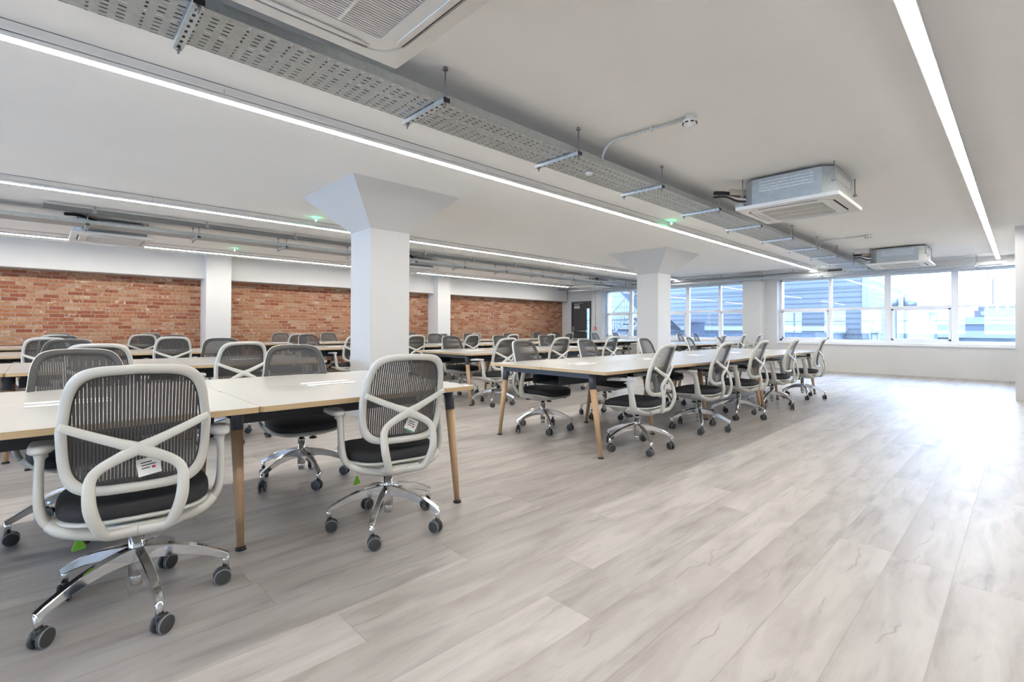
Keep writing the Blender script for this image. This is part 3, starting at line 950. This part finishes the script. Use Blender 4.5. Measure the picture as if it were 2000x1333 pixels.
# ------------------------------------------------------------------ office chair
def back_y(x, z):
    t_ = max(0.0, (z-.56)/.38)
    s_ = max(0.0, (.58-z)/.12)
    return -.212 - .105*t_**1.5 - .018*s_*s_ + .040*(x/.22)**2
def half_w(z):
    u = (z-.495)/.445
    if u > .5: return .222-.040*((u-.5)/.5)**1.4
    return .222-.012*((.5-u)/.5)**1.5
def back_outline(insx, insz, n=72):
    zc, hz = .7165, .2235
    pts = []
    for i in range(n):
        a = 2*PI*i/n
        ca, sa = math.cos(a), math.sin(a)
        e = 7.0 if sa > 0 else 5.2
        sx = math.copysign(abs(ca)**(2/e), ca); sz = math.copysign(abs(sa)**(2/e), sa)
        z = zc+(hz-insz)*sz
        if sz > 0: z += .014*(1-sx*sx)*sz - .006*sz
        x = (half_w(z)-insx)*sx
        pts.append((x, z))
    return pts
def chair_meshes():
    D = {}
    # back frame, a rounded ring following the curved back
    out = back_outline(0, 0); inn = back_outline(.032, .032)
    fr = MB()
    n = len(out)
    rr = [[], [], [], [], [], []]
    for (xo, zo), (xi, zi) in zip(out, inn):
        mx, mz = (xo+xi)/2, (zo+zi)/2
        def P(x, z, d): return (x, back_y(x, z)+d, z)
        xo2, zo2 = xo*.985+xi*.015, zo
        rr[0].append(P(xo, zo, .004)); rr[1].append(P(xo*.9+xi*.1, zo*.9+zi*.1, -.012)); rr[2].append(P(xo*.25+xi*.75, zo*.25+zi*.75, -.014))
        rr[3].append(P(xi, zi, -.006)); rr[4].append(P(xi, zi, .006)); rr[5].append(P(xo*.93+xi*.07, zo*.93+zi*.07, .010))
    loop = rr+[rr[0]]
    fr.rings(loop, cap=(False, False))
    D['frame'] = fr.mesh('back_frame', 'shell')
    # fabric border over the front of the frame
    fb = MB()
    o2 = back_outline(.003, .003); i2 = back_outline(.037, .036)
    r0 = [(x, back_y(x, z)+.0115, z) for x, z in o2]
    r1 = [(x, back_y(x, z)+.0135, z) for x, z in back_outline(.02, .02)]
    r2_ = [(x, back_y(x, z)+.0095, z) for x, z in i2]
    r3 = [(x, back_y(x, z)+.0075, z) for x, z in i2]
    r4 = [(x, back_y(x, z)+.0105, z) for x, z in o2]
    fb.rings([r0, r1, r2_, r3, r4, r0], cap=(False, False))
    # woven vertical strips
    def zlim(x, ins=.033):
        zt_ = .94; zb_ = .495
        pts = back_outline(ins, ins)
        best = [None, None]
        up = [(px, pz) for px, pz in pts if pz > .7165]; dn = [(px, pz) for px, pz in pts if pz <= .7165]
        def interp(L_):
            L_ = sorted(L_)
            for (xa, za), (xb, zb2) in zip(L_, L_[1:]):
                if xa <= x <= xb and xb > xa: return za+(zb2-za)*(x-xa)/(xb-xa)
            return None
        return interp(up), interp(dn)
    ns = 39
    pitch = .0101
    for i in range(ns):
        x = (i-(ns-1)/2)*pitch
        zu, zd = zlim(x)
        if zu is None or zd is None: continue
        zu += .004; zd -= .004
        K = 9
        vs = []
        for k_ in range(K+1):
            z = zd+(zu-zd)*k_/K
            for dx_ in (-.00415, .00415):
                vs.append((x+dx_, back_y(x, z)+.0065, z))
        fb.add(vs, [(2*k_, 2*k_+1, 2*k_+3, 2*k_+2) for k_ in range(K)], 0, True)
    D['mesh'] = fb.mesh('back_mesh', 'mesh', fix=False)
    # crossed back support and loop
    sp = MB()
    for s_ in (-1, 1):
        key = [(-.208*s_, -.0, .748), (-.14*s_, 0, .716), (-.06*s_, 0, .681), (0, 0, .655), (.055*s_, 0, .628), (.100*s_, 0, .601), (.124*s_, 0, .572),
               (.129*s_, 0, .53), (.124*s_, 0, .47), (.106*s_, 0, .408), (.084*s_, 0, .371), (.03*s_, 0, .364), (0, 0, .364)]
        yoff = [-.016, -.026, -.042, -.052, -.057, -.062, -.070, -.078, -.080, -.064, -.044, -.030, -.028]
        pts = []
        for (x, _, z), yo in zip(key, yoff):
            zz = max(z, .50)
            pts.append((x, back_y(x*.6, zz)+yo, z))
        C = catmull(pts, 5)
        ws = lerp_list([.026, .029, .032, .042, .035, .032, .032, .036, .038, .036, .034, .038, .040], len(C))
        ts = lerp_list([.010, .014, .016, .018, .018, .018, .020, .022, .024, .026, .026, .024, .024], len(C))
        nm = []
        for i in range(len(C)):
            u = i/(len(C)-1)
            a = max(0, (u-.72)/.28)
            nm.append(Vector((0, -1, -.7*a)).normalized())
        sp.ribbon(C, nm, ws, ts)
    # yoke that runs forward from the loop under the seat
    sp.ribbon([(0, -.245, .366), (0, -.20, .358), (0, -.12, .350), (0, -.02, .346)], (0, 0, 1), [.15, .19, .22, .20], [.026, .034, .04, .04])
    D['support'] = sp.mesh('back_support', 'shell')
    # seat cushion
    def sring(sc, z, droop=1.0, e=3.6, hx=.238, yc=.025, hy=.235, n_=40):
        r_ = []
        for i in range(n_):
            a = 2*PI*i/n_
            ca, sa = math.cos(a), math.sin(a)
            sx = math.copysign(abs(ca)**(2/e), ca); sy = math.copysign(abs(sa)**(2/e), sa)
            w_ = 1.0-.07*(sy < 0)*abs(sy)
            x = hx*sx*sc*w_; y = yc+hy*sy*sc
            dz = 0
            if y > .10: dz = -.028*((y-.10)/.16)**2*droop
            r_.append((x, y, z+dz))
        return r_
    se = MB().rings([sring(.93, .402), sring(.985, .408), sring(1.0, .424), sring(.985, .442), sring(.94, .452), sring(.78, .457), sring(.45, .455), sring(.1, .453)])
    D['seat'] = se.mesh('seat', 'fabric')
    pn = MB().rings([sring(1.0, .4015), sring(1.01, .395), sring(.98, .388), sring(.86, .380, .6), sring(.78, .360, .3), sring(.66, .341, .1), sring(.4, .335, 0), sring(.1, .335, 0)])
    # broad cradle that carries the arms under the seat
    C = catmull([(-.246, -.07, .395), (-.20, -.07, .366), (-.11, -.06, .345), (0, -.05, .338), (.11, -.06, .345), (.20, -.07, .366), (.246, -.07, .395)], 4)
    pn.ribbon(C, [Vector((0, 0, 1))]*len(C), lerp_list([.09, .16, .22, .24, .22, .16, .09], len(C)), lerp_list([.03, .038, .046, .05, .046, .038, .03], len(C)))
    D['pan'] = pn.mesh('seat_pan', 'shell')
    # armrest: post + pad
    for s_, nm_ in ((-1, 'armL'), (1, 'armR')):
        a_ = MB()
        C = catmull([(.10*s_, -.07, .362), (.19*s_, -.075, .366), (.245*s_, -.078, .392), (.268*s_, -.078, .45), (.272*s_, -.066, .54), (.272*s_, -.050, .606), (.272*s_, -.040, .628)], 5)
        T_ = [Vector((0, 1, 0))]*len(C)
        ws = lerp_list([.020, .022, .026, .026, .024, .024, .040], len(C))
        ts = lerp_list([.075, .072, .066, .056, .046, .046, .085], len(C))
        a_.ribbon(C, T_, ws, ts)
        D[nm_] = a_.mesh('armrest', 'shell')
        pd = MB()
        def pr_(sc, z):
            r_ = []
            for i in range(28):
                a = 2*PI*i/28
                ca, sa = math.cos(a), math.sin(a)
                sx = math.copysign(abs(ca)**.6, ca); sy = math.copysign(abs(sa)**.6, sa)
                y = .038+.118*sy*sc
                r_.append((.274*s_+(.038+.006*sa)*sx*sc, y, z-.010*max(0, (y-.04)/.12)**2))
            return r_
        pd.rings([pr_(.90, .629), pr_(1.0, .634), pr_(1.0, .644), pr_(.93, .652), pr_(.5, .655), pr_(.05, .655)])
        D[nm_+'pad'] = pd.mesh('arm_pad', 'pad')
    # gas lift
    D['lift'] = MB().cyl((0, 0, .075), (0, 0, .135), .020, n=20).cyl((0, 0, .115), (0, 0, .285), .0265, n=20).cyl((0, 0, .285), (0, 0, .292), .030, .024, n=20).mesh('gas_lift', 'chrome')
    D['piston'] = MB().cyl((0, 0, .2925), (0, 0, .345), .017, n=16).cyl((0, 0, .315), (0, 0, .337), .034, .030, n=16).mesh('piston', 'blackp')
    D['lever'] = MB().cyl((.045, -.04, .352), (.19, -.03, .345), .005, n=8).box(.17, .235, -.042, -.018, .341, .349).mesh('height_lever', 'blackp')
    D['knob'] = MB().cyl((-.07, .03, .30), (-.07, .03, .345), .006, n=8).cyl((-.07, .03, .292), (-.07, .03, .304), .026, .022, n=16).mesh('tension_knob', 'blackp')
    # base leg: arched chrome arm
    lg = MB()
    pts = [(.018, 0, .196), (.06, 0, .194), (.12, 0, .186), (.19, 0, .168), (.255, 0, .140), (.306, 0, .113)]
    C = catmull(pts, 3)
    lg.ribbon(C, (0, 0, 1), lerp_list([.034, .034, .033, .031, .029, .026], len(C)), lerp_list([.058, .054, .046, .038, .031, .026], len(C)), ch=.10)
    lg.sm = [False]*len(lg.sm)
    lg.cyl((.300, 0, .0705), (.300, 0, .120), .0125, .0135, n=12)
    D['leg'] = lg.mesh('base_leg', 'chrome')
    cs = MB()
    RW = .0332
    for s_ in (-1, 1):
        n_ = 28
        prof = [(.006, .006), (.027, .006), (.0325, .009), (.0332, .013), (.0325, .019)]
        cs.rings([[(-.012+r_*math.cos(2*PI*i/n_), s_*w_, RW+r_*math.sin(2*PI*i/n_)) for i in range(n_)] for r_, w_ in prof], cap=(True, False))
        cs.rings([[(-.012+r_*math.cos(2*PI*i/n_), s_*w_, RW+r_*math.sin(2*PI*i/n_)) for i in range(n_)] for r_, w_ in [(.0325, .019), (.0312, .0212), (.0292, .0218)]], mi=1, cap=(False, False))
        cs.rings([[(-.012+r_*math.cos(2*PI*i/n_), s_*w_, RW+r_*math.sin(2*PI*i/n_)) for i in range(n_)] for r_, w_ in [(.0292, .0218), (.0275, .0222), (.012, .0235), (.003, .0235)]], cap=(False, True))
    cs.cyl((-.012, -.007, RW), (-.012, .007, RW), .008, n=8)
    cs.box(-.030, .013, -.0055, .0055, .040, .064).cyl((0, 0, .055), (0, 0, .070), .0125, n=10)
    D['caster'] = cs.mesh('caster', ['wheel', 'wheelrim'])
    return D
CH = chair_meshes()
gt = MB()
gt.prism([(-.018, -.018), (.018, -.018), (.022, -.011), (.005, .026), (-.005, .026), (-.022, -.011)], -.0015, .0015, axis='Y')
gt.cyl((0, 0, .03), (.01, 0, .075), .0012, n=5)
GTAG = gt.mesh('green_tag', 'green')
def hangtag(edge):
    h_ = MB().box(-.034, .034, -.0008, .0008, -.028, .028)
    h_.box(-.034, .034, -.0012, .0012, -.033, -.028, mi=1 if edge else 0)
    for k_, (a, b2, z) in enumerate(((-.022, .010, .012), (-.022, .020, .002), (-.022, .002, -.008))):
        h_.box(a, b2, -.0014, -.0009, z, z+.003, mi=2)
    h_.box(.008, .018, -.0014, -.0009, -.012, -.004, mi=3)
    return h_.mesh('swing_tag', ['white', 'greencard', 'dark', 'red'])
def make_chair():
    t = thing('office_chair', 'proto', 'chair')
    put('seat', CH['seat'], t); put('seat_pan', CH['pan'], t)
    put('back_frame', CH['frame'], t); put('back_mesh', CH['mesh'], t); put('back_support', CH['support'], t)
    for k_ in ('armL', 'armR'):
        a = put('armrest', CH[k_], t); put('arm_pad', CH[k_+'pad'], a)
    put('gas_lift', CH['lift'], t); put('piston', CH['piston'], t); put('height_lever', CH['lever'], t); put('tension_knob', CH['knob'], t)
    for i in range(5):
        l = put('base_leg', CH['leg'], t, rz=2*PI*i/5)
        c = put('caster', CH['caster'], l, (.300, 0, 0))
    return t
PROTO = make_chair()
PK = [(c, list(c.children)) for c in [o for o in COL.objects if o.parent == PROTO]]
first = [True]
def chair(x, y, yaw, label, group, phase=None, green=False, card=None, dz=0.0):
    if first[0]:
        r_ = PROTO; first[0] = False
        parts = PK
    else:
        r_ = PROTO.copy(); COL.objects.link(r_)
        parts = []
        for c, gs in PK:
            d = c.copy(); COL.objects.link(d); d.parent = r_
            g2 = []
            for g in gs:
                e = g.copy(); COL.objects.link(e); e.parent = d; g2.append(e)
            parts.append((d, g2))
    r_.location = (x, y, 0); r_.rotation_euler = (0, 0, R(yaw))
    tag(r_, label, 'chair', group)
    if phase is None: phase = random.uniform(0, 72)
    i = 0
    for c, gs in parts:
        if c.name.startswith('base_leg'):
            c.rotation_euler = (0, 0, R(phase+72*i-yaw)); i += 1
            sw = random.uniform(-1.3, 1.3)
            for g in gs: g.rotation_euler = (0, 0, sw)
        else:
            c.rotation_euler = (0, 0, 0)
    if green:
        put('green_tag', GTAG, r_, (-.17, .0, .27), 0.4, 'lime green tag')
    if card is not None:
        o = put('swing_tag', hangtag(card), r_, (.03, -.243, .585), .1, 'white card tag')
        o.rotation_euler = (0, R(28 if card else -8), .15)
    return r_

# front row, camera side (yaw 0 faces the brick wall)
G1 = 'office chairs along the camera side of the front row'
chair(.267, 2.387, -6, 'nearest office chair at the lower left, white back support filling the corner', G1, 60, True, False)
chair(1.36, 2.396, -9, 'office chair at the end of the nearest desk, card tag on its back', G1, 10, True, True)
NE = ['first office chair from the left on the camera side of the middle desk run',
      'second office chair from the left on the camera side of the middle desk run',
      'third office chair from the left on the camera side of the middle desk run',
      'fourth office chair from the left on the camera side of the middle desk run',
      'last office chair toward the windows on the camera side of the front row']
for (x, y, yw, ph, g), lab in zip([(3.87, 2.415, 8, 19, 0), (5.11, 2.425, 6, 67, 1), (6.17, 2.43, 4, 54, 0), (7.34, 2.43, 6, 35, 1), (8.65, 2.42, 8, 64, 0)], NE):
    chair(x, y, yw, lab, G1, ph, bool(g))
# front row, far side (yaw 180 faces the camera)
G2 = 'office chairs along the far side of the front row'
chair(.17, 3.50, 186, 'dark-meshed office chair facing the camera behind the nearest chair, at the left', G2, 49)
chair(1.32, 3.53, 171, 'dark-meshed office chair facing the camera across the nearest desk, left of the column', G2, 54)
FE = ['office chair under the slate end frame of the middle desk, facing the camera', 'second chair from left on the far side of the middle desk run',
      'third chair from left on the far side, just before the small column', 'fourth chair from left on the far side of the middle desk run', 'last chair toward the windows on the far side of the front row']
for (x, y, yw, ph, g), lab in zip([(3.84, 3.54, 186, 21, 0), (4.98, 3.56, 186, 40, 1), (6.36, 3.56, 186, 15, 0), (7.80, 3.58, 192, 60, 0), (8.95, 3.58, 196, 30, 0)], FE):
    chair(x, y, yw, lab, G2, ph, bool(g))

# remaining rows
def rowchairs(xs, y, yaw, side, rowname, group, block):
    ords = ['first', 'second', 'third', 'fourth', 'fifth', 'sixth', 'seventh', 'eighth', 'ninth']
    for i, q in enumerate(xs):
        x, dy, dyaw = (q+(0, 0))[:3] if isinstance(q, tuple) else (q, 0, random.uniform(-9, 9))
        blk = block(x)
        chair(x, y+dy, yaw+dyaw, '%s chair from the left, %s of the %s, %s' % (ords[sum(1 for z in xs[:i] if block(z[0] if isinstance(z, tuple) else z) == blk)], side, rowname, blk), group)
lr = lambda x: 'left of the big column' if x < 3 else ('right of the big column' if x < 9.6 else 'near the windows')
rowchairs([.34, (1.31, .0, 2), 4.60, 5.77, 7.10, (11.6, 0, 8), (12.8, 0, 8), (13.85, 0, 6)], 5.20, 0, 'camera side', 'second row', 'office chairs along the camera side of the second row', lr)
rowchairs([.15, 1.52, 5.0, 6.14, 7.36, (13.0, 0, 8), (13.95, 0, 8)], 6.46, 180, 'far side', 'second row', 'office chairs along the far side of the second row', lr)
rowchairs([.04, 1.28, (3.86, 0, 6), 5.09, 6.43, 7.59, 8.84], 8.20, 0, 'camera side', 'third row', 'office chairs along the camera side of the third row', lr)
rowchairs([.15, 1.52, 3.74, 6.65, 7.7, 9.05, (12.9, 0, 4), (13.9, .75, 40), (14.1, 0, 10)], 9.36, 180, 'far side', 'third row', 'office chairs along the far side of the third row', lr)
rowchairs([.13, 1.25, 4.0, 6.4, 7.71, 8.92, 13.1], 11.08, 0, 'camera side', 'back row', 'office chairs along the camera side of the brick wall row', lr)
rowchairs([.16, 1.6, 4.13, 5.33, 7.75, 9.06, 13.2, 14.2], 12.24, 180, 'far side', 'back row', 'office chairs between the last desks and the brick wall', lr)

# ------------------------------------------------------------------ outside
b = MB().box(15.4, 400, -150, 250, -9, -8.6)
tag(build('street_ground', b, 'ground'), 'grey ground far below the windows', 'ground', kind='structure')
# clad building
t = thing('clad_building', 'large blue-grey clad building right outside the windows', 'building', (24, 4.4, -8.6))
build('clad_wall', MB().box(0, 8.4, 0, 9.8, 0, 11.75), 'clad', t)
build('upper_wall', MB().box(.0, 3.4, .0, 9.8, 11.76, 13.6), 'clad_pale', t)
build('corner_trim', MB().box(-.06, .12, -.10, .14, 0, 13.4), 'ext_white', t)
build('upper_clad_face', MB().box(-.04, -.005, .16, 9.8, 11.4, 14.5), 'clad', t)
# lower block in front with flat roof edge and chimney
t = thing('roof_terrace', 'low rooftop block with a bright coping in front of the clad building', 'building', (19.8, 5.1, -8.6))
build('terrace_wall', MB().box(0, 4, 0, 9.0, 0, 9.62), 'ext_mid', t)
build('coping', MB().box(-.08, 4, -.1, 9.1, 9.63, 9.80), 'ext_white', t)
build('glazed_band', MB().box(-.03, -.001, .1, 8.9, 9.0, 9.52), 'ext_glass', t)
tag(build('chimney', MB().box(18.5, 18.9, 8.75, 9.15, -8.6, 1.32).box(18.46, 18.94, 8.71, 9.19, 1.32, 1.38), 'ext_dark'), 'dark square chimney outside the left bank of windows', 'chimney')
tag(build('pale_building', MB().box(27, 34, 15, 34, -8.6, 4.0).box(26.9, 34.1, 14.9, 34.1, 4.0, 4.5), 'clad_pale'), 'pale building seen beyond the outside stairs', 'building')
# flues
for i, (y, lab) in enumerate(((3.95, 'thin silver flue beside the corner of the clad building'), (3.45, 'tall silver flue, middle of the three outside the windows'), (2.92, 'tall silver flue nearest the window mullion'))):
    t = thing('flue', lab, 'flue', (23.0+i*.1, y, -8.6), 0, 'silver flues')
    h_ = [9.9, 10.95, 10.9][i]
    rr_ = [.13, .19, .19][i]
    build('flue_pipe', MB().cyl((0, 0, 0), (0, 0, h_-.35), rr_, n=20), 'flue', t)
    build('flue_cowl', MB().cyl((0, 0, h_-.35), (0, 0, h_), rr_*1.1, rr_*1.1, n=20).cyl((0, 0, h_), (0, 0, h_+.12), rr_*1.1, rr_*.7, n=20), 'flue', t)
    for q in (9.2, 8.4): build('flue_band', MB().cyl((0, 0, q), (0, 0, q+.06), rr_+.02, n=20), 'flue', t)
tag(build('flue_platform', MB().box(22.5, 23.8, 2.5, 4.25, .32, .42).box(22.5, 22.56, 2.5, 4.25, .10, .30), 'ext_mid'), 'narrow grey platform carrying the silver flues', 'platform')
# white panel building and distant office
tag(build('panel_building', MB().box(40, 50, 4.85, 5.98, -8.6, 2.0).box(39.9, 50.1, 4.8, 6.05, 2.0, 2.12), 'ext_white'), 'white panelled building at the right of the clad building', 'building')
tag(build('plant_building', MB().box(60, 70, 7.05, 8.6, -8.6, 2.95).box(62, 70, 6.5, 7.04, -8.6, 2.5), 'ext_mid'), 'stepped grey rooftop plant building behind the white panelled one', 'building')
t = thing('office_block', 'long white office block with bands of windows on the skyline', 'building', (80, -14, -8.6))
for i in range(5):
    z = 11.25-i*1.62
    build('spandrel_band', MB().box(0, 10, 0, 23.2, z-.85, z), 'ext_white', t)
    build('window_band', MB().box(.25, 10, .1, 23.1, z-1.615, z-.852), 'ext_glass', t)
build('attic_wall', MB().box(1.5, 9, 0, 18.2, 11.26, 12.1), 'ext_brick', t)
for yy in (14.1, 15.75, 17.4):
    build('round_window', MB().cyl((1.46, yy, 11.74), (1.499, yy, 11.74), .26, n=24), 'ext_white', t)
for i in range(9):
    build('rooftop_unit', MB().box(2, 4, 10.2+i*.88, 10.85+i*.88, 12.11, 12.5+.05*(i % 3)), 'ext_mid', t)
t = thing('water_tank', 'round banded tank on the roof of the skyline office block', 'tank', (83.5, 8.8, 2.68))
for i in range(4):
    build('tank_ring', MB().cyl((0, 0, .2*i), (0, 0, .2*i+.15), 1.25-.12*(i % 2), n=24), 'ext_mid', t)
t = thing('tower_crane', 'faint tower crane rising on the skyline', 'crane', (150, 4.7, -8.6))
build('mast', MB().box(-.10, .10, -.10, .10, 0, 21), 'ext_mid', t)
build('jib', MB().obox((0, 1.0, 23.0), (.08, 0, 0), (0, .08, 0), (0, .5, 1.8)), 'ext_mid', t)
# external escape stair
t = thing('escape_stair', 'metal escape stair with railings outside the leftmost window', 'stairs', (17.2, 0, 0))
def flight(ya, za, yb, zb_, x0, x1, n, mi='stair', pale=False):
    s_ = MB()
    for xx in (x0, x1):
        a = Vector((xx, ya, za)); b_ = Vector((xx, yb, zb_))
        d = (b_-a)
        s_.obox((a+b_)/2, (.02, 0, 0), d/2, (0, 0, .07 if pale else .2))
    o = build('stringer', s_, 'ext_white' if pale else 'stair', t)
    tr = MB()
    for i in range(n):
        u = (i+.5)/n
        y = ya+(yb-ya)*u; z = za+(zb_-za)*u
        tr.box(x0+.03, x1-.03, y-.13, y+.13, z-.03, z+.03)
    build('treads', tr, 'stair', t)
    rl = MB()
    for xx in (x0,):
        rl.cyl((xx, ya, za+1.0), (xx, yb, zb_+1.0), .025, n=8)
        m_ = n*2
        for i in range(m_+1):
            u = i/m_
            y = ya+(yb-ya)*u; z = za+(zb_-za)*u
            rl.cyl((xx, y, z+.1), (xx, y, z+1.0), .014, n=5)
    build('railing', rl, 'ext_white' if pale else 'stair', t)
flight(12.0, 3.2, 9.4, .9, 0, 1.0, 10)
flight(13.5, .15, 10.9, 2.65, 1.3, 2.2, 10, pale=True)
build('landing', MB().box(0, 2.3, 10.2, 14.2, .22, .30), 'stair', t)
rl = MB()
for i in range(28):
    y = 10.2+i*.145
    rl.cyl((.0, y, .3), (.0, y, 1.45), .011, n=5)
rl.cyl((0, 10.2, 1.45), (0, 14.2, 1.45), .022, n=6)
for z in (-.1, -.5):
    rl.cyl((0, 10.2, z), (0, 14.2, z), .03, n=6)
build('railing', rl, 'stair', t)
